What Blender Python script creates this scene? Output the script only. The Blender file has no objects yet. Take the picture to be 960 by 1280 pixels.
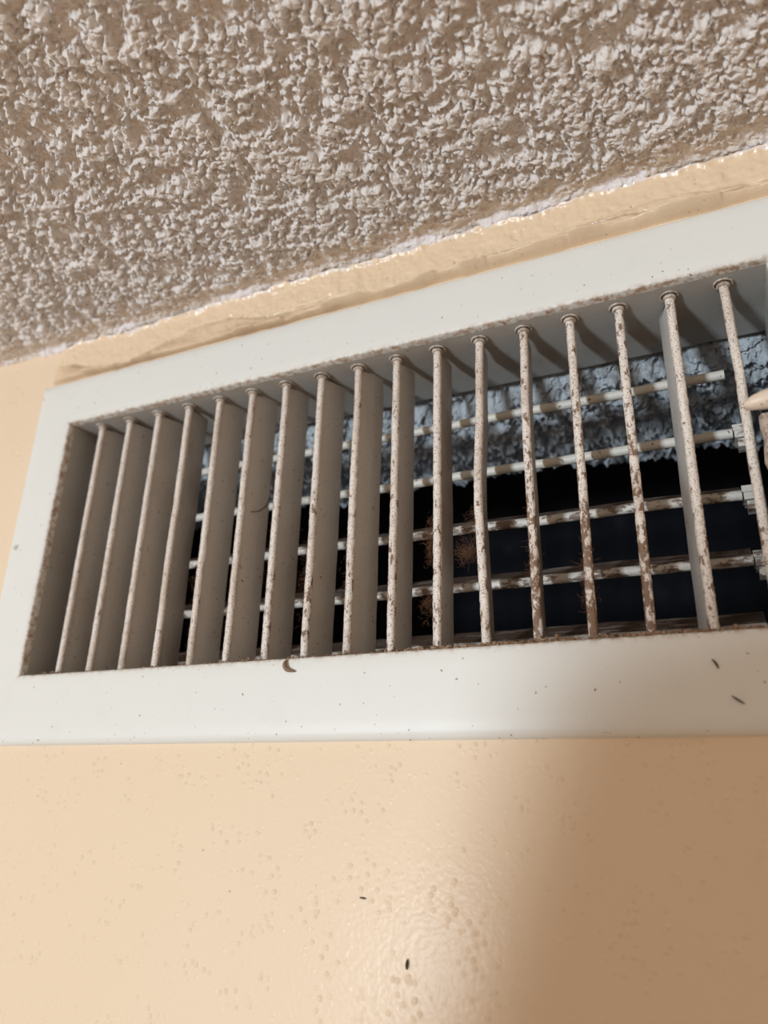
import bpy, math, random
import numpy as np
from mathutils import Vector, Matrix

S = bpy.context.scene
COL = S.collection
U = 0.2917          # camera-to-vent distance, the unit of the survey (metres)
ZC = 2.23           # camera height (metres)
random.seed(5)

# ------------------------------------------------------------------ camera
R = [[0.90852434, 0.41704361, 0.0256543],      # camera right in world axes
     [-0.13135732, 0.34336711, -0.92997005],   # camera down
     [-0.39664691, 0.84153054, 0.36673911]]    # camera forward
cam = bpy.data.cameras.new('camera'); co = bpy.data.objects.new('camera', cam); COL.objects.link(co)
co.matrix_world = Matrix(((R[0][0], -R[1][0], -R[2][0], 0),
                          (R[0][1], -R[1][1], -R[2][1], -U),
                          (R[0][2], -R[1][2], -R[2][2], ZC),
                          (0, 0, 0, 1)))
cam.sensor_fit = 'VERTICAL'; cam.sensor_height = 36.0
cam.lens = 951.37 / 1280 * 36.0
cam.clip_start = 0.01
cam.dof.use_dof = True; cam.dof.focus_distance = 0.335; cam.dof.aperture_fstop = 6.5
S.camera = co

# ------------------------------------------------------------------ light
W = bpy.data.worlds.new('world'); S.world = W; W.use_nodes = True
wb = W.node_tree.nodes['Background']
wb.inputs['Color'].default_value = (1.0, 0.71, 0.48, 1); wb.inputs['Strength'].default_value = 0.56

def area(name, loc, target, sx, sy, power, color):
    l = bpy.data.lights.new(name, 'AREA'); l.shape = 'RECTANGLE'; l.size = sx; l.size_y = sy
    l.energy = power; l.color = color
    o = bpy.data.objects.new(name, l); COL.objects.link(o); o.location = loc
    o.rotation_euler = (Vector(target) - Vector(loc)).to_track_quat('-Z', 'Y').to_euler()
    return o
area('window_light', (-1.44, -3.73, 1.45), (-0.1, 0, 2.27), 0.38, 0.55, 114, (0.84, 0.94, 1.0))
# cool daylight coming up the air shaft behind the grille
area('shaft_light', (-0.17, 0.22, 2.03), (-0.17, 0.12, 2.45), 0.45, 0.06, 0.05, (0.62, 0.80, 1.0))

S.view_settings.view_transform = 'Standard'; S.view_settings.look = 'None'
S.view_settings.gamma = 1.0; S.view_settings.use_curve_mapping = False
S.view_settings.exposure = -0.04

# ------------------------------------------------------------------ helpers
def V(x, e, z): return Vector((x * U, e * U, z * U + ZC))

WLOC = {}
class MB:
    def __init__(self): self.v = []; self.f = []; self.m = []; self.att = []
    def add(self, vs, fs, mi=0, att=None):
        n = len(self.v); self.v += [Vector(v) for v in vs]
        self.f += [tuple(i + n for i in f) for f in fs]; self.m += [mi] * len(fs)
        self.att += list(att) if att is not None else [0.0] * len(vs)
    def box(self, x0, x1, e0, e1, z0, z1, mi=0):
        vs = [V(x, e, z) for x in (x0, x1) for e in (e0, e1) for z in (z0, z1)]
        self.add(vs, [(0, 1, 3, 2), (4, 6, 7, 5), (0, 4, 5, 1), (2, 3, 7, 6), (0, 2, 6, 4), (1, 5, 7, 3)], mi)
    def sweep(self, rings, closed=True, caps=True, mi=0, mis=None, att=None):
        n = len(rings[0]); vs = [p for r in rings for p in r]; fs = []; ms = []
        k = n if closed else n - 1
        for i in range(len(rings) - 1):
            for j in range(k):
                a = i * n + j; b = i * n + (j + 1) % n
                fs.append((a, b, b + n, a + n)); ms.append(mis[j] if mis else mi)
        if caps and closed:
            fs.append(tuple(range(n))[::-1]); ms.append(mi)
            fs.append(tuple((len(rings) - 1) * n + i for i in range(n))); ms.append(mi)
        m0 = len(self.m); self.add(vs, fs, mi, att); self.m[m0:] = ms
    def tube(self, pts, rad, n=6, mi=0):
        pts = [Vector(p) for p in pts]; rings = []
        up = Vector((0.3, 0.5, 0.81))
        for i, p in enumerate(pts):
            d = (pts[min(i + 1, len(pts) - 1)] - pts[max(i - 1, 0)])
            if d.length < 1e-9: d = Vector((0, 0, 1))
            d.normalize(); a = d.cross(up)
            if a.length < 1e-4: a = d.cross(Vector((1, 0, 0)))
            a.normalize(); b = d.cross(a)
            r = rad[i] if isinstance(rad, (list, tuple)) else rad
            rings.append([p + a * (r * math.cos(t)) + b * (r * math.sin(t)) for t in [2 * math.pi * k / n for k in range(n)]])
        self.sweep(rings, mi=mi)
    def torus(self, c, axis, r0, r1, n=20, m=8, flat=1.0):
        c = Vector(c); ax = Vector(axis).normalized(); a = ax.orthogonal().normalized(); b = ax.cross(a)
        vs = []; fs = []
        for i in range(n):
            t = 2 * math.pi * i / n; d = a * math.cos(t) + b * math.sin(t)
            for j in range(m):
                s = 2 * math.pi * j / m
                vs.append(c + d * (r0 + r1 * math.cos(s)) + ax * (r1 * flat * math.sin(s)))
        for i in range(n):
            for j in range(m):
                fs.append((i * m + j, ((i + 1) % n) * m + j, ((i + 1) % n) * m + (j + 1) % m, i * m + (j + 1) % m))
        self.add(vs, fs)
    def blob(self, c, r, seed=0, sub=1, squash=(1, 1, 1)):
        rnd = random.Random(seed); n, m = 8, 5; vs = []; fs = []; c = Vector(c)
        for i in range(1, m):
            ph = math.pi * i / m
            for j in range(n):
                t = 2 * math.pi * j / n; k = r * (0.7 + 0.5 * rnd.random())
                vs.append(c + Vector((k * math.sin(ph) * math.cos(t) * squash[0], k * math.sin(ph) * math.sin(t) * squash[1], k * math.cos(ph) * squash[2])))
        vs += [c + Vector((0, 0, r * squash[2])), c - Vector((0, 0, r * squash[2]))]
        for i in range(m - 2):
            for j in range(n): fs.append((i * n + j, i * n + (j + 1) % n, (i + 1) * n + (j + 1) % n, (i + 1) * n + j))
        for j in range(n):
            fs.append((len(vs) - 2, (j + 1) % n, j)); fs.append((len(vs) - 1, (m - 2) * n + j, (m - 2) * n + (j + 1) % n))
        self.add(vs, fs)
    def build(self, name, mats, parent=None, smooth=False, auto=None):
        me = bpy.data.meshes.new(name)
        c = sum(self.v, Vector()) / len(self.v)
        me.from_pydata([v - c for v in self.v], [], self.f)
        if not isinstance(mats, (list, tuple)): mats = [mats]
        for m in mats: me.materials.append(m)
        me.polygons.foreach_set('material_index', self.m)
        if any(self.att):
            at = me.attributes.new('edge', 'FLOAT', 'POINT'); at.data.foreach_set('value', self.att)
        import bmesh
        bm = bmesh.new(); bm.from_mesh(me); bmesh.ops.recalc_face_normals(bm, faces=bm.faces); bm.to_mesh(me); bm.free()
        if smooth or auto: me.polygons.foreach_set('use_smooth', [True] * len(me.polygons))
        if auto: me.set_sharp_from_angle(angle=math.radians(auto))
        o = bpy.data.objects.new(name, me); COL.objects.link(o)
        pl = WLOC[parent.name] if parent else Vector()
        o.parent = parent; o.location = c - pl; WLOC[o.name] = c
        return o

def empty(name, loc):
    o = bpy.data.objects.new(name, None); COL.objects.link(o); o.location = loc; WLOC[o.name] = Vector(loc); o.empty_display_size = 0.05
    return o
def tag(o, label, cat, group=None, kind=None):
    o['label'] = label; o['category'] = cat
    if group: o['group'] = group
    if kind: o['kind'] = kind
    return o
def struct(o): o['kind'] = 'structure'; return o

def vnoise(X, Y, cell, seed):
    rs = np.random.RandomState(seed); T = rs.rand(256, 256)
    x = X / cell + 1000; y = Y / cell + 1000
    xi = np.floor(x).astype(int); yi = np.floor(y).astype(int); fx = x - xi; fy = y - yi
    fx = fx * fx * fx * (fx * (fx * 6 - 15) + 10); fy = fy * fy * fy * (fy * (fy * 6 - 15) + 10)
    a = T[xi % 256, yi % 256]; b = T[(xi + 1) % 256, yi % 256]; c = T[xi % 256, (yi + 1) % 256]; d = T[(xi + 1) % 256, (yi + 1) % 256]
    return (a * (1 - fx) + b * fx) * (1 - fy) + (c * (1 - fx) + d * fx) * fy
def sstep(a, b, x):
    t = np.clip((x - a) / (b - a), 0, 1); return t * t * (3 - 2 * t)

def grid_obj(name, P, mat, parent=None, attrs=None, smooth=True):
    """P: (n, m, 3) array of world points"""
    n, m = P.shape[:2]; me = bpy.data.meshes.new(name)
    c = P.reshape(-1, 3).mean(0); co_ = (P.reshape(-1, 3) - c).astype(np.float32)
    i = np.arange(n - 1)[:, None] * m + np.arange(m - 1)[None, :]
    q = np.stack([i, i + 1, i + m + 1, i + m], -1).reshape(-1)
    nf = (n - 1) * (m - 1)
    me.vertices.add(n * m); me.vertices.foreach_set('co', co_.ravel())
    me.loops.add(nf * 4); me.loops.foreach_set('vertex_index', q.astype(np.int32))
    me.polygons.add(nf); me.polygons.foreach_set('loop_start', np.arange(0, nf * 4, 4, dtype=np.int32))
    me.update(calc_edges=True)
    me.polygons.foreach_set('use_smooth', np.full(nf, smooth))
    for k, a in (attrs or {}).items():
        at = me.attributes.new(k, 'FLOAT', 'POINT'); at.data.foreach_set('value', a.astype(np.float32).ravel())
    me.materials.append(mat); me.validate()
    o = bpy.data.objects.new(name, me); COL.objects.link(o); o.location = c
    return o

# ------------------------------------------------------------------ materials
class Mat:
    def __init__(self, name, base, rough=0.5, metal=0.0, spec=0.5):
        self.m = bpy.data.materials.new(name); self.m.use_nodes = True
        self.t = self.m.node_tree; self.b = self.t.nodes['Principled BSDF']
        self.b.inputs['Roughness'].default_value = rough; self.b.inputs['Metallic'].default_value = metal
        self.b.inputs['Specular IOR Level'].default_value = spec
        self.pos = self.t.nodes.new('ShaderNodeNewGeometry').outputs['Position']
        c = self.t.nodes.new('ShaderNodeRGB'); c.outputs[0].default_value = (*base, 1); self.c = c.outputs[0]
        self.h = None
        self.link(self.c, self.b.inputs['Base Color'])
    def link(self, a, b): self.t.links.new(a, b)
    def noise(self, scale, detail=3, rough=0.5, stretch=None, off=0.0, dist=0.0):
        n = self.t.nodes.new('ShaderNodeTexNoise'); n.inputs['Scale'].default_value = scale
        n.inputs['Detail'].default_value = detail; n.inputs['Roughness'].default_value = rough
        n.inputs['Distortion'].default_value = dist
        mp = self.t.nodes.new('ShaderNodeMapping'); mp.inputs['Location'].default_value = (off, off * 1.3, off * .7)
        if stretch: mp.inputs['Scale'].default_value = stretch
        self.link(self.pos, mp.inputs['Vector']); self.link(mp.outputs[0], n.inputs['Vector'])
        return n.outputs['Fac']
    def ramp(self, x, a, b, lo=0.0, hi=1.0):
        r = self.t.nodes.new('ShaderNodeMapRange'); r.interpolation_type = 'SMOOTHSTEP'
        r.inputs['From Min'].default_value = a; r.inputs['From Max'].default_value = b
        r.inputs['To Min'].default_value = lo; r.inputs['To Max'].default_value = hi
        self.link(x, r.inputs['Value']); return r.outputs['Result']
    def math(self, op, a, b):
        n = self.t.nodes.new('ShaderNodeMath'); n.operation = op
        for i, v in enumerate((a, b)):
            if isinstance(v, (int, float)): n.inputs[i].default_value = v
            else: self.link(v, n.inputs[i])
        return n.outputs[0]
    def attr(self, name):
        n = self.t.nodes.new('ShaderNodeAttribute'); n.attribute_name = name; return n.outputs['Fac']
    def comp(self, k):
        s = self.t.nodes.new('ShaderNodeSeparateXYZ'); self.link(self.pos, s.inputs[0]); return s.outputs[k]
    def tint(self, fac, col):
        x = self.t.nodes.new('ShaderNodeMix'); x.data_type = 'RGBA'
        self.link(fac, x.inputs['Factor']); self.link(self.c, x.inputs['A']); x.inputs['B'].default_value = (*col, 1)
        self.c = x.outputs['Result']; self.link(self.c, self.b.inputs['Base Color']); return self
    def bump(self, h, strength, dist):
        bn = self.t.nodes.new('ShaderNodeBump'); bn.inputs['Strength'].default_value = strength; bn.inputs['Distance'].default_value = dist
        self.link(h, bn.inputs['Height'])
        if self.h: self.link(self.h, bn.inputs['Normal'])
        self.h = bn.outputs[0]; self.link(self.h, self.b.inputs['Normal']); return self
    def roughness(self, r): self.link(r, self.b.inputs['Roughness']); return self

# peach gloss wall paint
wp = Mat('peach_wall_paint', (0.80, 0.645, 0.475), 0.55, spec=0.4)
wp.b.inputs['Coat Weight'].default_value = .07; wp.b.inputs['Coat Roughness'].default_value = .20
wp.tint(wp.ramp(wp.noise(6, 2), .4, .7, 0, .35), (0.82, 0.67, 0.50))
wp.tint(wp.ramp(wp.noise(260, 2, .4, off=3), .765, .785, 0, .5), (0.35, 0.22, 0.13))
wp.bump(wp.noise(480, 1, .4), .24, .0005)
vo = wp.t.nodes.new('ShaderNodeTexVoronoi'); vo.inputs['Scale'].default_value = 300; wp.link(wp.pos, vo.inputs['Vector'])
wp.bump(wp.math('MULTIPLY', wp.ramp(vo.outputs['Distance'], .0, .42, 1, 0), wp.ramp(wp.noise(60, 2, .5, off=9), .42, .60)), .8, .0005)
wp.link(wp.h, wp.b.inputs['Coat Normal'])
wp.bump(wp.noise(22, 2), .18, .003)

ck = Mat('peach_caulk_paint', (0.80, 0.635, 0.455), 0.30)
ck.tint(ck.math('MULTIPLY', ck.attr('tan'), ck.ramp(ck.noise(60, 4, .6, stretch=(.35, 1, 1.6), off=1), .35, .62, .25, .9)), (0.60, 0.44, 0.29))
ck.tint(ck.attr('crack'), (0.36, 0.23, 0.14))
ck.tint(ck.ramp(ck.attr('edge'), .3, .9, 0, .75), (0.86, 0.80, 0.80))
ck.tint(ck.ramp(ck.noise(420, 3, .6, off=5), .66, .72, 0, .6), (0.34, 0.20, 0.11))
ck.bump(ck.noise(300, 3, .5), .4, .0006)

cl = Mat('popcorn_ceiling_plaster', (0.82, 0.79, 0.775), 0.85, spec=0.25)
cl.tint(cl.ramp(cl.noise(45, 4, .6), .45, .75, 0, .4), (0.76, 0.72, 0.69))
cl.tint(cl.ramp(cl.attr('white'), .2, .9, 0, .9), (0.88, 0.87, 0.92))
cl.tint(cl.ramp(cl.attr('low'), .2, .9, 0, .5), (0.72, 0.65, 0.59))  # tan in the recesses: shade between the bumps put into the colour
cl.bump(cl.noise(900, 3, .6), .8, .0010)

def paint(name, base, rough=.47, edge=True, specks=.715):
    p = Mat(name, base, rough)
    p.tint(p.ramp(p.noise(40, 4, .6), .5, .8, 0, .25), tuple(c * .86 for c in base))
    if edge:
        m = p.math('MULTIPLY', p.ramp(p.attr('edge'), .35, 1.1), p.ramp(p.noise(260, 5, .7, off=2), .38, .66))
        p.tint(m, (0.36, 0.22, 0.12))
    p.tint(p.ramp(p.noise(480, 2, .4, off=7), specks, specks + .03, 0, .85), (0.16, 0.10, 0.06))
    p.bump(p.noise(160, 2, .5), .06, .0006)
    return p
frame_m = paint('vent_white_enamel', (0.76, 0.775, 0.755)).m
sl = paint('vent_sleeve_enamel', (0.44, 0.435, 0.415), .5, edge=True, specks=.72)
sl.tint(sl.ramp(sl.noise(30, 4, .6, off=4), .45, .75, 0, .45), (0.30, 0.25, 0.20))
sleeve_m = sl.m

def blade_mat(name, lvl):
    """painted blade face with a film of dust, side-face shade mixed into its tint"""
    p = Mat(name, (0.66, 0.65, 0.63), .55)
    p.tint(p.ramp(p.noise(25, 4, .6, stretch=(1, 1, .5)), .40, .75, .15 * lvl, .75 * lvl), (0.46, 0.43, 0.39) if lvl < 1 else (0.30, 0.24, 0.19))  # dust film; shade on the blade sides is put into this tint too
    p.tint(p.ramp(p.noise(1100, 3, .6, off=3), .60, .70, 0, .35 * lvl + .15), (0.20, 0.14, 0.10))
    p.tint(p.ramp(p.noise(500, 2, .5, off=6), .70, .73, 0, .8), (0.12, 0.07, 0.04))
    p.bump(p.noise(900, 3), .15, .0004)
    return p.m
def bead_mat(name, lvl):
    """rounded blade nose: cream paint, specks, dust and rust"""
    p = Mat(name, (0.80, 0.745, 0.69), .45)
    p.tint(p.ramp(p.noise(90, 4, .6, stretch=(1, 1, .35)), .45, .70, 0, .55), (0.52, 0.42, 0.33))
    p.tint(p.ramp(p.noise(1500, 2, .6, off=2), .57, .63, 0, .75), (0.20, 0.12, 0.07))
    a = .66 - .13 * lvl
    lowz = p.ramp(p.comp(2), ZC + .06, ZC + .19, .10 * lvl, 0)
    p.tint(p.ramp(p.math('ADD', p.noise(330, 5, .72, stretch=(1, 1, .5), off=5), lowz), a, a + .05, 0, .92), (0.17, 0.085, 0.04))
    p.bump(p.noise(1200, 3, .6), .45, .0005)
    p.bump(p.noise(330, 5, .72, stretch=(1, 1, .5), off=5), .5, .0012)
    return p.m
BL = [blade_mat('blade_dust_shade_low', .5), blade_mat('blade_dust_shade_mid', .8), blade_mat('blade_dust_shade_high', 1.25)]
BD = [bead_mat('nose_specks_light', .25), bead_mat('nose_specks_medium', .55), bead_mat('nose_specks_heavy', .95)]
bu = Mat('bushing_dusty_metal', (0.56, 0.50, 0.44), .4); bu.tint(bu.ramp(bu.noise(420, 4, .6), .45, .60, 0, .8), (0.28, 0.20, 0.14)); bush_m = bu.m
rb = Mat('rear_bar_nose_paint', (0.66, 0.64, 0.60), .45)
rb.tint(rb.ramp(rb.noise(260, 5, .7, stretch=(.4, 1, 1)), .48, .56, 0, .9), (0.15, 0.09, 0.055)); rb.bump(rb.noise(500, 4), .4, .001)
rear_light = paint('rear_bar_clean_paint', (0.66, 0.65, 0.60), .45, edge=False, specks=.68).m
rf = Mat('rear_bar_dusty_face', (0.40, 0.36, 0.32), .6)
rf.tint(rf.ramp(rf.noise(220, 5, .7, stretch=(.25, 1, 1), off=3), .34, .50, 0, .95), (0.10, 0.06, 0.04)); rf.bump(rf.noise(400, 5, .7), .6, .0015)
mo = Mat('rough_mortar', (0.50, 0.55, 0.60), .85, spec=.3)
mo.tint(mo.ramp(mo.noise(120, 5, .65), .42, .66, 0, .75), (0.22, 0.235, 0.25))
mo.tint(mo.ramp(mo.noise(420, 3, .6, off=3), .60, .70, 0, .8), (0.05, 0.05, 0.055)); mo.bump(mo.noise(500, 4, .6), .7, .002)
cv = Mat('dark_cavity', (0.010, 0.011, 0.015), .95, spec=.1)  # near-black cavity colour with faint random patches
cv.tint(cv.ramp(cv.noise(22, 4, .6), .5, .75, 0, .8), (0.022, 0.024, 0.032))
lint_m = Mat('brown_lint', (0.15, 0.08, 0.045), .95, spec=.1).m
hair_m = Mat('dark_fibre', (0.07, 0.04, 0.025), .8, spec=.2).m
crumb = Mat('dust_crumbs', (0.22, 0.14, 0.09), .95, spec=.1); crumb.tint(crumb.ramp(crumb.noise(900, 2), .5, .6), (0.36, 0.26, 0.18)); crumb_m = crumb.m
speck_m = Mat('black_speck', (0.02, 0.015, 0.012), .7).m
lv = Mat('lever_cream_paint', (0.74, 0.62, 0.50), .4); lv.tint(lv.ramp(lv.noise(330, 4, .6), .58, .66, 0, .6), (0.30, 0.18, 0.10)); lv.bump(lv.noise(500, 3), .25, .0006)
lever_m = lv.m
lc = Mat('lever_dusty_stalk', (0.50, 0.42, 0.36), .7); lc.tint(lc.ramp(lc.noise(380, 4, .6), .45, .6), (0.30, 0.22, 0.17)); lc.bump(lc.noise(450, 4), .6, .0015)

# ------------------------------------------------------------------ setting
EW = 0.012                    # the wall face lies a little behind the face of the vent
XL, XR, ZB, ZT = -1.203, 0.110, 0.2165, 0.739   # clear opening of the vent
ZCEIL = 0.942
# wall: slab with the opening cut out, thickness up to the air shaft
hx0, hx1, hz0, hz1 = XL - .012, XR + .012, ZB - .012, ZT + .012
wx0, wx1, wz0, wz1 = -4.5, 3.2, -ZC / U, ZCEIL + .06
m = MB()
xs = [wx0, hx0, hx1, wx1]; zs = [wz0, hz0, hz1, wz1]
for e, tk in ((EW, 0), (.20, 1)):
    for i in range(3):
        for k in range(3):
            if i == 1 and k == 1: continue
            m.add([V(xs[i], e, zs[k]), V(xs[i + 1], e, zs[k]), V(xs[i + 1], e, zs[k + 1]), V(xs[i], e, zs[k + 1])], [(0, 1, 2, 3)])
hole = [(hx0, hz0), (hx1, hz0), (hx1, hz1), (hx0, hz1)]
for i in range(4):
    a, b = hole[i], hole[(i + 1) % 4]
    m.add([V(a[0], EW, a[1]), V(b[0], EW, b[1]), V(b[0], .20, b[1]), V(a[0], .20, a[1])], [(0, 1, 2, 3)])
import bmesh
wall = struct(m.build('wall_back', wp.m))

# near-black air shaft behind the opening (five sides, open towards the wall)
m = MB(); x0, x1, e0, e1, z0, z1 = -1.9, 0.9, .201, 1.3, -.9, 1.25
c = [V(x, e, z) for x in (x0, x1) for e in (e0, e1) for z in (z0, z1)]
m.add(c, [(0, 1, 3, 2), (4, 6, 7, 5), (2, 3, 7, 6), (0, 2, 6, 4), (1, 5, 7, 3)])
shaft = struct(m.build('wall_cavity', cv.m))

# rough mortar lintel seen through the grille
n, mm = 1100, 240
xx = np.linspace(-1.36, .24, n)[:, None] * np.ones((1, mm)); tt = np.ones((n, 1)) * np.linspace(0, 1, mm)[None, :]
pe = np.interp(tt, [0, .18, .5, .88, 1], [.200, .240, .335, .49, .505]); pz = np.interp(tt, [0, .18, .5, .88, 1], [.770, .722, .704, .702, .77])
ad = tt * .30
h = 1.1 * (vnoise(xx, ad, .075, 1) - .5) + 1.2 * np.abs(vnoise(xx, ad * 1.5, .034, 2) - .5) + .75 * (vnoise(xx, ad * 1.4, .015, 3) - .5) + .55 * (vnoise(xx, ad, .0075, 4) - .5) + .35 * (vnoise(xx, ad, .0042, 5) - .5)
pz = pz - .022 * h * sstep(0, .06, tt); pe = pe + .016 * (vnoise(xx, ad, .02, 6) - .5) + .075 * (vnoise(xx, ad * 0, .16, 8) - .35) * sstep(.5, .9, tt) + .03 * (vnoise(xx, ad * 0, .03, 9) - .5) * sstep(.7, .95, tt)
P = np.stack([xx * U, pe * U, pz * U + ZC], -1)
struct(grid_obj('trim_1', P, mo.m))

# popcorn ceiling: fine relief where the photograph looks, plain slab beyond
res = .00050
nx = int(2.25 * U / res); ny = int(.83 * U / res)
x = np.linspace(-1.80, .45, nx) * U; y = np.linspace(-.82, EW - .0002, ny) * U
Y, X = np.meshgrid(y, x)
frg = .35 + .65 * sstep(.30, .55, vnoise(X, X * 0, .020, 23))
wx_ = X + .0020 * (vnoise(X, Y, .0028, 31) - .5); wy_ = Y + .0020 * (vnoise(X, Y, .0028, 32) - .5)
n0 = vnoise(wx_, wy_, .008, 11); n1 = vnoise(wx_, wy_, .0030, 12); n2 = vnoise(wx_, wy_, .0017, 13); n3 = vnoise(X, Y, .0010, 14)
f = .28 * n0 + .32 * n1 + .26 * n2 + .14 * n3
h = sstep(.40, .60, f) * (.0008 + .0019 * n2 + .0012 * n1) + .0020 * n0 + .0011 * n3
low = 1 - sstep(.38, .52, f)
edge = sstep(0, .024, EW * U - Y)
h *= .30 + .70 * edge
dip = .0030 * frg * (1 - sstep(.0005, .0060, (EW * U - Y) + .003 * (vnoise(X, Y, .004, 22) - .5)))
white = 1 - sstep(.0015, .0065, (EW * U - Y) + .003 * (vnoise(X, X * 0, .006, 21) - .5) - .0012)
white = white * frg
ox = .0014 * (vnoise(X, Y, .0019, 41) - .5) * edge; oy = .0014 * (vnoise(X, Y, .0019, 42) - .5) * edge
P = np.stack([X + ox, Y + oy, ZC + (ZCEIL + .007) * U + .0016 - h - dip], -1)
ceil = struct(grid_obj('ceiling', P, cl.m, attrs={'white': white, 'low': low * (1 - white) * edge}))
m = MB(); m.box(-4.5, 3.2, -14, EW + .001, ZCEIL + .018, ZCEIL + .09)
b = m.build('ceiling_slab', cl.m, None); struct(b); b.name = 'ceiling'

# painted strip of caulk between the vent and the ceiling
n, mm = 1500, 110
xx = np.linspace(-1.292, .45, n)[:, None] * np.ones((1, mm)); tt = np.ones((n, 1)) * np.linspace(0, 1, mm)[None, :]
zt = ZCEIL + .002 + .010 * (vnoise(xx, xx * 0, .055, 51) - .5) + .006 * (vnoise(xx, xx * 0, .014, 52) - .5)
zb = .852 + .002 * (vnoise(xx, xx * 0, .03, 53) - .5)
zz = zb + (zt - zb) * tt
ridge = .30 + .25 * (vnoise(xx, xx * 0, .22, 54) - .5) * 2 + .08 * (vnoise(xx, xx * 0, .05, 55) - .5)
bulge = .010 * sstep(0, .05, tt) * (1 - sstep(ridge - .10, ridge + .04, tt)) * (.6 + .8 * vnoise(xx, xx * 0, .08, 56))
bulge = bulge + .007 * np.exp(-((tt - .07) / .05) ** 2) * sstep(.40, .62, vnoise(xx, xx * 0, .045, 57))
bulge = bulge + .0035 * vnoise(xx, zz, .022, 58) + .002 * vnoise(xx, zz, .008, 59) + .004 * sstep(.86, 1.0, tt) ** 2
bead = sstep(-.75, -.35, xx) * np.exp(-((tt - .09) / .055) ** 2) * (.8 + .5 * (vnoise(xx, xx * 0, .05, 61) - .5))
crk = .30 + .22 * (vnoise(xx, xx * 0, .12, 62) - .5) + .05 * (vnoise(xx, xx * 0, .03, 63) - .5)
crack = np.exp(-((tt - crk) / .022) ** 2) * sstep(.42, .55, vnoise(xx, xx * 0, .10, 64)) * sstep(-.9, -.6, xx)
crack = np.maximum(crack, np.exp(-((tt - .012) / .014) ** 2) * (1 - sstep(-.62, -.5, xx)) * sstep(-1.22, -1.15, xx))
tanm = (1 - sstep(ridge, ridge + .10, tt)) * sstep(-1.290, -1.22, xx) * (1 - .7 * sstep(-.6, -.3, xx))
bulge = bulge + .017 * bead - .004 * crack
bulge = bulge * sstep(-1.292, -1.275, xx) * sstep(0, .02, tt)
ee = EW + .0005 - bulge
white = sstep(.93, .99, tt + .10 * (vnoise(xx, xx * 0, .02, 60) - .5)) * .8
struct(grid_obj('trim_2', np.stack([xx * U, ee * U, zz * U + ZC], -1), ck.m, attrs={'edge': white, 'tan': tanm, 'crack': crack * .6}))

# floor
m = MB(); m.box(-7, 5, -14, .2, -ZC / U - .1, -ZC / U)
fl = Mat('wood_floor', (0.30, 0.19, 0.11), .5); fl.tint(fl.ramp(fl.noise(3, 4, .6, stretch=(1, 12, 1)), .4, .7), (0.22, 0.13, 0.07))
struct(m.build('floor', fl.m))

# ------------------------------------------------------------------ the vent
vent = tag(empty('air_vent', V((XL + XR) / 2, EW, ZB - .123)),
           'long white metal air vent with dusty upright louvers in the peach wall', 'vent')

# four mitred rails of the face frame
prof = [(.000, .016), (.000, .0035), (.0012, .001), (.004, 0), (.020, 0), (.05, -.0005), (.080, 0), (.094, .0006), (.1005, .0035), (.1035, .0078), (.1045, EW)]
def rail(a, b, na, nb, k, kx=1.0):
    """a, b inner corners; na, nb outward mitre directions; k scales the width"""
    m = MB(); rings = []; att = []; N = 40
    for i in range(N + 1):
        t = i / N; ring = []
        for (o, e) in prof:
            pa = (a[0] + na[0] * o * k[0], a[1] + na[1] * o * k[1]); pb = (b[0] + nb[0] * o * k[0], b[1] + nb[1] * o * k[1])
            t2 = .00005 + t * .9999
            ring.append(V(pa[0] + (pb[0] - pa[0]) * t2, e, pa[1] + (pb[1] - pa[1]) * t2))
            att.append(max(0, 1 - o / .010))
        rings.append(ring)
    m.sweep(rings, closed=False, caps=False, att=att)
    return m.build('frame_rail', frame_m, vent, auto=50)
kx, kt, kb = .1035 / .1045, .109 / .1045, .1235 / .1045
rail((XL, ZT), (XR, ZT), (-1, 1), (1, 1), (kx, kt))
rail((XL, ZB), (XR, ZB), (-1, -1), (1, -1), (kx, kb))
def side(x, sgn):
    m = MB(); rings = []; att = []; N = 30
    for i in range(N + 1):
        t = .0001 + .9998 * i / N; ring = []
        for (o, e) in prof:
            z0 = ZB - o * kb; z1 = ZT + o * kt
            ring.append(V(x + sgn * o * kx, e, z0 + (z1 - z0) * t)); att.append(max(0, 1 - o / .010))
        rings.append(ring)
    m.sweep(rings, closed=False, caps=False, att=att)
    return m.build('frame_rail', frame_m, vent, auto=50)
side(XL, -1); side(XR, 1)

# sheet metal sleeve behind the frame
m = MB(); th = .004; E1 = .19
def plate(m, vs4, nrm):
    n_ = Vector(nrm) * th * U; N = 24; vs = []; att = []
    a, b, c_, d = vs4   # front edge a-b, rear edge d-c_
    for i in range(N + 1):
        t = i / N
        for j, s in enumerate((0, .03, .2, 1)):
            p = a.lerp(b, t).lerp(d.lerp(c_, t), s); vs.append(p); att.append((.40, .10, 0, 0)[j])
    base = len(vs)
    for i in range(N + 1):
        t = i / N
        for s in (0, .03, .2, 1):
            vs.append(a.lerp(b, t).lerp(d.lerp(c_, t), s) + n_); att.append(0)
    fs = []
    for i in range(N):
        for j in range(3):
            q = (i * 4 + j, i * 4 + j + 1, i * 4 + j + 5, i * 4 + j + 4); fs.append(q); fs.append(tuple(base + k for k in q[::-1]))
        fs.append((i * 4 + 3, i * 4 + 7, base + i * 4 + 7, base + i * 4 + 3)); fs.append((i * 4, base + i * 4, base + i * 4 + 4, i * 4 + 4))
    m.add(vs, fs, 0, att)
E0 = .0161
plate(m, [V(XL, E0, ZT), V(XR, E0, ZT), V(XR, E1, ZT), V(XL, E1, ZT)], (0, 0, 1))
plate(m, [V(XL, E0, ZB), V(XR, E0, ZB), V(XR, E1, ZB), V(XL, E1, ZB)], (0, 0, -1))
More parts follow.
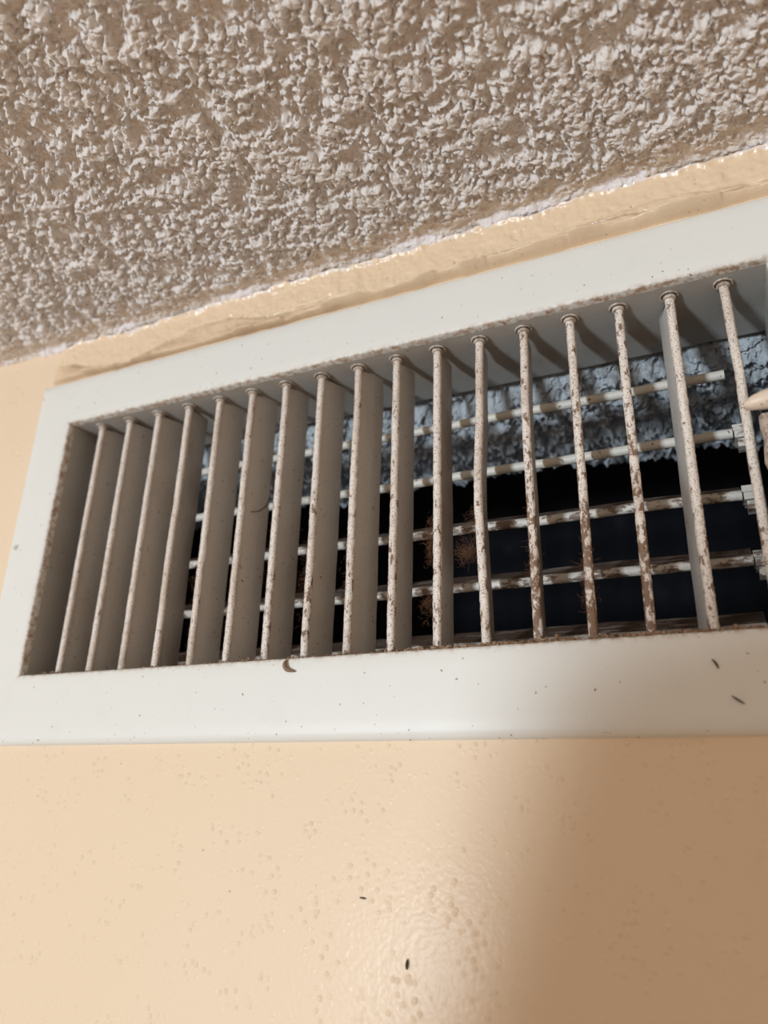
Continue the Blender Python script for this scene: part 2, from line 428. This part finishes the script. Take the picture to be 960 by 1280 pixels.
plate(m, [V(XL, E0, ZB), V(XL, E0, ZT), V(XL, E1, ZT), V(XL, E1, ZB)], (-1, 0, 0))
plate(m, [V(XR, E0, ZB), V(XR, E0, ZT), V(XR, E1, ZT), V(XR, E1, ZB)], (1, 0, 0))
m.build('duct_sleeve', sleeve_m, vent)

# upright louvers: rounded nose in front, thin blade trailing into the duct
EF, WB, RB = .037, .055, .0066
TH = [18, 20, 22, 4, 24, 27, 19, 24, 29, 12, 6, -4, -2, -3, -5.5, -21, 9]
LV = [0, 0, 0, 0, 0, 0, 1, 1, 1, 1, 1, 1, 2, 2, 2, 1, 1]
LVB = [1, 0, 1, 2, 0, 0, 1, 1, 1, 1, 2, 2, 2, 2, 2, 2, 1]  # dust and painted-in shade level of each blade face
BEND = {11: [(0, 0), (.3, -.003), (.45, -.0075), (.58, -.0075), (.75, -.004), (1, 0)], 12: [(0, 0), (.3, -.003), (.5, -.002), (1, 0)],
        3: [(0, 0), (.4, .0010), (.6, -.001), (.8, .0005), (1, 0)], 8: [(0, 0), (.2, .001), (.30, -.0005), (1, 0)],
        16: [(0, 0), (.3, .002), (.6, .001), (1, 0)]}
z_lo, z_hi = ZB + .001, ZT - .001
louvers = []
for i in range(17):
    x0 = -1.1455 + i * .0749
    th = math.radians(TH[i]); ds = Vector((math.sin(th), math.cos(th))); dt = Vector((math.cos(th), -math.sin(th)))
    hw = .0016
    pts = []
    pts = [(.0035, hw), (.0040, RB * .80), (.0030, RB * .95), (.0, RB), (-.0030, RB * .90), (-.0052, RB * .55), (-.0060, 0)]
    pts = pts + [(s_, -q_) for s_, q_ in pts[-2::-1]]
    npt = len(pts) - 1
    pts += [(WB - .002, -hw * .7), (WB, 0), (WB - .002, hw * .7)]
    n = len(pts); mis = [1] * npt + [0] * (n - npt)
    nsec = 110; m = MB(); rings = []
    bd = BEND.get(i, [(0, 0), (1, 0)]); rnd = random.Random(i * 7 + 1)
    ph = [rnd.uniform(0, 6.28) for _ in range(4)]
    for k in range(nsec + 1):
        t = k / nsec; z = z_hi + (z_lo - z_hi) * t
        bx = float(np.interp(t, [p[0] for p in bd], [p[1] for p in bd])) + .0002 * math.sin(9 * t + ph[0]) + .0002 * math.sin(31 * t + ph[1])
        ring = []
        for (s, q) in pts:
            rr = 1 + rnd.uniform(-.06, .06)
            zz_ = z
            if s > RB * 1.2 and k == 0: zz_ = z - .010          # blade stops short of the sleeve
            if abs(s) <= RB * 1.2: s_, q_ = s * rr, q * rr
            else: s_, q_ = s, q
            ring.append(V(x0 + bx + ds.x * s_ + dt.x * q_, EF + ds.y * s_ + dt.y * q_, zz_))
        rings.append(ring)
    m.sweep(rings, mis=mis)
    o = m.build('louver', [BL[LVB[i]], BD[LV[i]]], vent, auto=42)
    louvers.append(o)
    # bushing ring where the nose enters the top of the sleeve
    m = MB(); m.torus(V(x0, EF, ZT - .0025), (0, 0, 1), .0128 * U, .0018 * U, flat=1.0)
    m.torus(V(x0, EF, ZT - .006), (0, 0, 1), .0078 * U, .0022 * U, n=16, flat=1.4)
    m.build('bushing', bush_m, o, smooth=True)

# horizontal bars behind, blades tilted up towards the back
ER, WR, PHI = .120, .072, math.radians(30)
ENDX = [.0385, .037, .0365, .038, .042]
for j, za in enumerate([.565, .476, .3885, .3010, .2150]):
    z = za * (1 + ER); r = .0076; m = MB(); rings = []; hw = .0018; a0 = math.asin(hw / r)
    pts = [(r * math.cos(a0 + (2 * math.pi - 2 * a0) * k / 12), r * math.sin(a0 + (2 * math.pi - 2 * a0) * k / 12)) for k in range(13)]
    pts += [(WR * .5, -hw), (WR * .52, -hw * 1.8), (WR, -hw), (WR, hw), (WR * .5, hw)]
    N = 40
    rnd = random.Random(j)
    for k in range(N + 1):
        x_ = XL + .012 + (ENDX[j] - XL - .012) * k / N
        wv = .0007 * math.sin(k * .7 + j) + .0004 * math.sin(k * 1.9 + 2 * j)
        rings.append([V(x_, ER + s * math.cos(PHI) - q * math.sin(PHI), z + wv + s * math.sin(PHI) + q * math.cos(PHI)) for (s, q) in pts])
    m.sweep(rings, mis=[1] * 12 + [0] * (len(pts) - 12))
    bar = m.build('rear_bar', [rf.m, rear_light if j < 2 else rb.m], vent, auto=45)
    if 0 < j < 4:
        m = MB(); xe = ENDX[j]
        m.box(xe + .0005, xe + .022, ER - .004, ER + .05, z + .002, z + .012)
        m.box(xe + .002, xe + .022, ER - .006, ER + .03, z - .010, z + .0005)
        m.box(xe + .005, xe + .022, ER - .004, ER + .02, z - .024, z - .012)
        m.build('end_clip', rb.m, bar)

# damper lever at the right end of the grille
lever = empty('damper_lever', V(.085, .01, .50)); lever.location = WLOC['damper_lever'] - WLOC['air_vent']; lever.parent = vent
m = MB(); rings = []
for (x_, hz, he, zc) in [(.0505, .0015, .004, .5095), (.054, .006, .008, .5105), (.062, .0100, .011, .512), (.075, .0130, .013, .514), (.095, .0145, .014, .5155), (.120, .0140, .014, .516), (.135, .010, .011, .516), (.140, .002, .004, .516)]:
    rings.append([V(x_, -.006 + he * math.cos(a), zc + hz * (math.sin(a) if math.sin(a) > 0 else .95 * math.sin(a))) for a in [2 * math.pi * k / 14 for k in range(14)]])
m.sweep(rings)
m.build('lever_tab', lever_m, lever, auto=40)
m = MB(); rings = []
for k in range(17):
    t = k / 16; z = .503 - .26 * t; w_ = .016 - .002 * t + .0015 * math.sin(k * 2.1)
    xc = .084 + .001 * math.sin(k * 1.3)
    rings.append([V(xc - w_, .018, z), V(xc - w_ * .8, .010, z), V(xc + w_ * .8, .010, z), V(xc + w_, .018, z), V(xc + w_, .026, z), V(xc - w_, .026, z)])
m.sweep(rings); m.build('lever_stalk', lc.m, lever)

# small painted-over fixing nub on the left rail
m = MB(); c = V(-1.284, -.0005, .474)
m.torus(c, (0, 1, 0), .0042 * U, .0016 * U, n=14, m=6); m.blob(c, .0030 * U, 4, squash=(1, .5, 1))
m.build('screw_head', paint('nub_paint', (0.60, 0.60, 0.55), .4, edge=False, specks=.60).m, vent, smooth=True)

# ------------------------------------------------------------------ lint, hairs, crumbs
def strands(n, c, spread, length, rad, seed, curl=1.0, droop=0.0):
    rnd = random.Random(seed); m = MB()
    for _ in range(n):
        p = V(c[0] + rnd.gauss(0, spread[0]), c[1] + rnd.gauss(0, spread[1]), c[2] + rnd.gauss(0, spread[2]))
        d = Vector((rnd.gauss(0, 1), rnd.gauss(0, .6), rnd.gauss(0, 1))).normalized(); pts = [p]
        L = length * U * rnd.uniform(.5, 1.3); st = 7
        ax = Vector((rnd.gauss(0, .4), 1, rnd.gauss(0, .4))).normalized(); w_ = rnd.uniform(-1, 1) * curl
        for k in range(st):
            d = (Matrix.Rotation(w_ + rnd.gauss(0, .25), 3, ax) @ d); d.z -= droop; d.normalize()
            p = p + d * (L / st); pts.append(p)
        m.tube(pts, rad, n=4)
    return m
R0 = .00005
LINT = [  # strands, centre, spread, label
    (70, (-.868, .062, .36), (.004, .008, .045), 'tangle of brown hairs in the narrow dark gap left of the fifth louver'),
    (110, (-.858, .066, .255), (.007, .010, .016), 'brown hair ball at the bottom of the gap before the fifth louver'),
    (24, (-.800, .052, .285), (.010, .003, .022), 'loose brown hairs stuck to the lower face of the fifth louver'),
    (55, (-.706, .050, .40), (.003, .006, .050), 'dark hairs along the left side of the seventh louver'),
    (90, (-.640, .058, .36), (.005, .008, .045), 'brown lint along the left side of the eighth louver'),
    (60, (-.566, .066, .36), (.006, .008, .040), 'brown hairs curled in the gap left of the ninth louver'),
    (150, (-.409, .045, .395), (.005, .006, .022), 'brown lint wad on the left side of the eleventh louver, upper of two'),
    (110, (-.414, .060, .300), (.009, .008, .013), 'brown lint wad low on the left side of the eleventh louver'),
    (170, (-.356, .060, .375), (.009, .008, .008), 'fluffy orange-brown lint ball hanging between the eleventh and twelfth louvers'),
    (140, (-.335, .050, .420), (.007, .007, .018), 'brown lint patch on the left side of the twelfth louver'),
    (150, (-.176, .045, .300), (.004, .006, .030), 'brown lint along the lower left side of the fourteenth louver'),
    (80, (-.252, .045, .34), (.0035, .005, .040), 'brown lint along the left side of the thirteenth louver'),
]
for (n_, c_, s_, lab) in LINT:
    o = strands(int(n_ * 1.5), c_, tuple(q * .85 for q in s_), .014, R0, int(c_[0] * -1000), 0.8).build('lint', lint_m)
    tag(o, lab, 'lint', 'lint caught between the louvers', 'stuff')
def fibre(pts, r, name, lab, cat, mat=hair_m, n=6, taper=True):
    k = len(pts); P_ = []
    for i in range(k - 1):
        for s in range(5):
            t = s / 5; p0 = Vector(pts[max(i - 1, 0)]); p1 = Vector(pts[i]); p2 = Vector(pts[i + 1]); p3 = Vector(pts[min(i + 2, k - 1)])
            P_.append(.5 * ((2 * p1) + (p2 - p0) * t + (2 * p0 - 5 * p1 + 4 * p2 - p3) * t * t + (3 * p1 - p0 - 3 * p2 + p3) * t ** 3))
    P_.append(Vector(pts[-1])); N = len(P_)
    rr = [r * U * (1 - .7 * abs(2 * i / (N - 1) - 1) ** 2 if taper else 1) for i in range(N)]
    m = MB(); m.tube([V(*p) for p in P_], rr, n=n); return tag(m.build(name, mat, smooth=True), lab, cat)
fibre([(-.764, .052, .497), (-.748, .056, .497), (-.728, .050, .502), (-.715, .040, .512), (-.706, .034, .522)], .0016, 'hair', 'single dark hair bridging the sixth and seventh louvers', 'hair')
fibre([(-.628, -.002, .2135), (-.630, -.005, .206), (-.625, -.005, .198), (-.612, -.003, .195)], .0035, 'curled_fibre', 'curled brown fibre hanging over the lower rim below the seventh louver', 'fibre', Mat('curl_brown', (.24, .16, .11), .8).m)
fibre([(-.012, -.0012, .138), (-.006, -.003, .133), (.001, -.0012, .128)], .0011, 'twig_bit', 'tiny dark stick on the lower right of the white rail', 'debris')
fibre([(-.028, -.0012, .182), (-.024, -.002, .176), (-.022, -.0012, .170)], .0013, 'fleck', 'brown fleck on the lower rail under the sixteenth louver', 'debris')
fibre([(-.4265, EW - .001, -.171), (-.427, EW - .003, -.177), (-.4275, EW - .001, -.183)], .0018, 'black_speck', 'lone black speck on the peach wall far below the vent', 'debris', speck_m)
fibre([(-.497, EW - .001, -.106), (-.492, EW - .002, -.1065), (-.487, EW - .001, -.107)], .0010, 'brown_speck', 'small brown speck on the peach wall left of the black one', 'debris', speck_m)

# crumbs of dust along the lower rim of the opening
rnd = random.Random(11); m = MB()
for k in range(520):
    u_ = rnd.random(); x_ = XL + .02 + (XR - XL - .03) * (u_ ** .62)
    w_ = rnd.gauss(0, 1); e_ = .004 + abs(w_) * .010
    r_ = U * rnd.uniform(.0008, .0030) * (1.35 if x_ > -.45 else .8)
    m.blob(V(x_, min(e_, .03), ZB + .0008 + r_ / U * .4), r_, k, squash=(1.3, 1, .8))
for (xa, n_) in ((-.218, 26), (-.085, 22), (-.30, 12), (-.15, 14), (-.012, 8), (-.70, 6), (-1.13, 8), (-.43, 8)):
    for k in range(n_):
        r_ = U * rnd.uniform(.0012, .0032)
        m.blob(V(xa + rnd.gauss(0, .010), .003 + rnd.random() * .012, ZB + .001 + abs(rnd.gauss(0, .0022))), r_, k + 700, squash=(1.3, 1, 1))
tag(m.build('dust_crumbs', crumb_m), 'line of brown dust crumbs along the lower rim of the vent opening', 'dust', None, 'stuff')

# ------------------------------------------------------------------ unseen dome on a pole, added behind the viewer to throw the soft shadow
lx, ly = -.139, -.47
light_blocker = tag(empty('shadow_caster', (lx, ly, 0)), 'tall dark dome on a pole, added behind the viewpoint to cast the soft shadow', 'light_blocker')
def lathe(prof_, n=40):
    m = MB(); rings = [[Vector((lx + r * math.cos(2 * math.pi * k / n), ly + r * math.sin(2 * math.pi * k / n), z)) for k in range(n)] for (r, z) in prof_]
    m.sweep(rings, caps=False); return m
blocker_m = Mat('dark_blocker_fabric', (.16, .10, .07), .9).m; brass_m = Mat('brass', (.6, .42, .2), .3, metal=1).m
lathe([(.004, 2.215), (.045, 2.212), (.082, 2.200), (.100, 2.176), (.112, 2.14), (.130, 2.09), (.150, 2.03), (.190, 1.90), (.187, 1.90), (.147, 2.03), (.127, 2.09), (.109, 2.14), (.095, 2.172), (.04, 2.207), (.004, 2.209)]).build('blocker_dome', blocker_m, light_blocker, smooth=True)
lathe([(.011, .03), (.011, 2.18), (.004, 2.21), (.0001, 2.212)], 16).build('pole', brass_m, light_blocker, smooth=True)
lathe([(.0001, 0), (.17, 0), (.17, .02), (.15, .03), (.011, .035)], 32).build('base', brass_m, light_blocker)
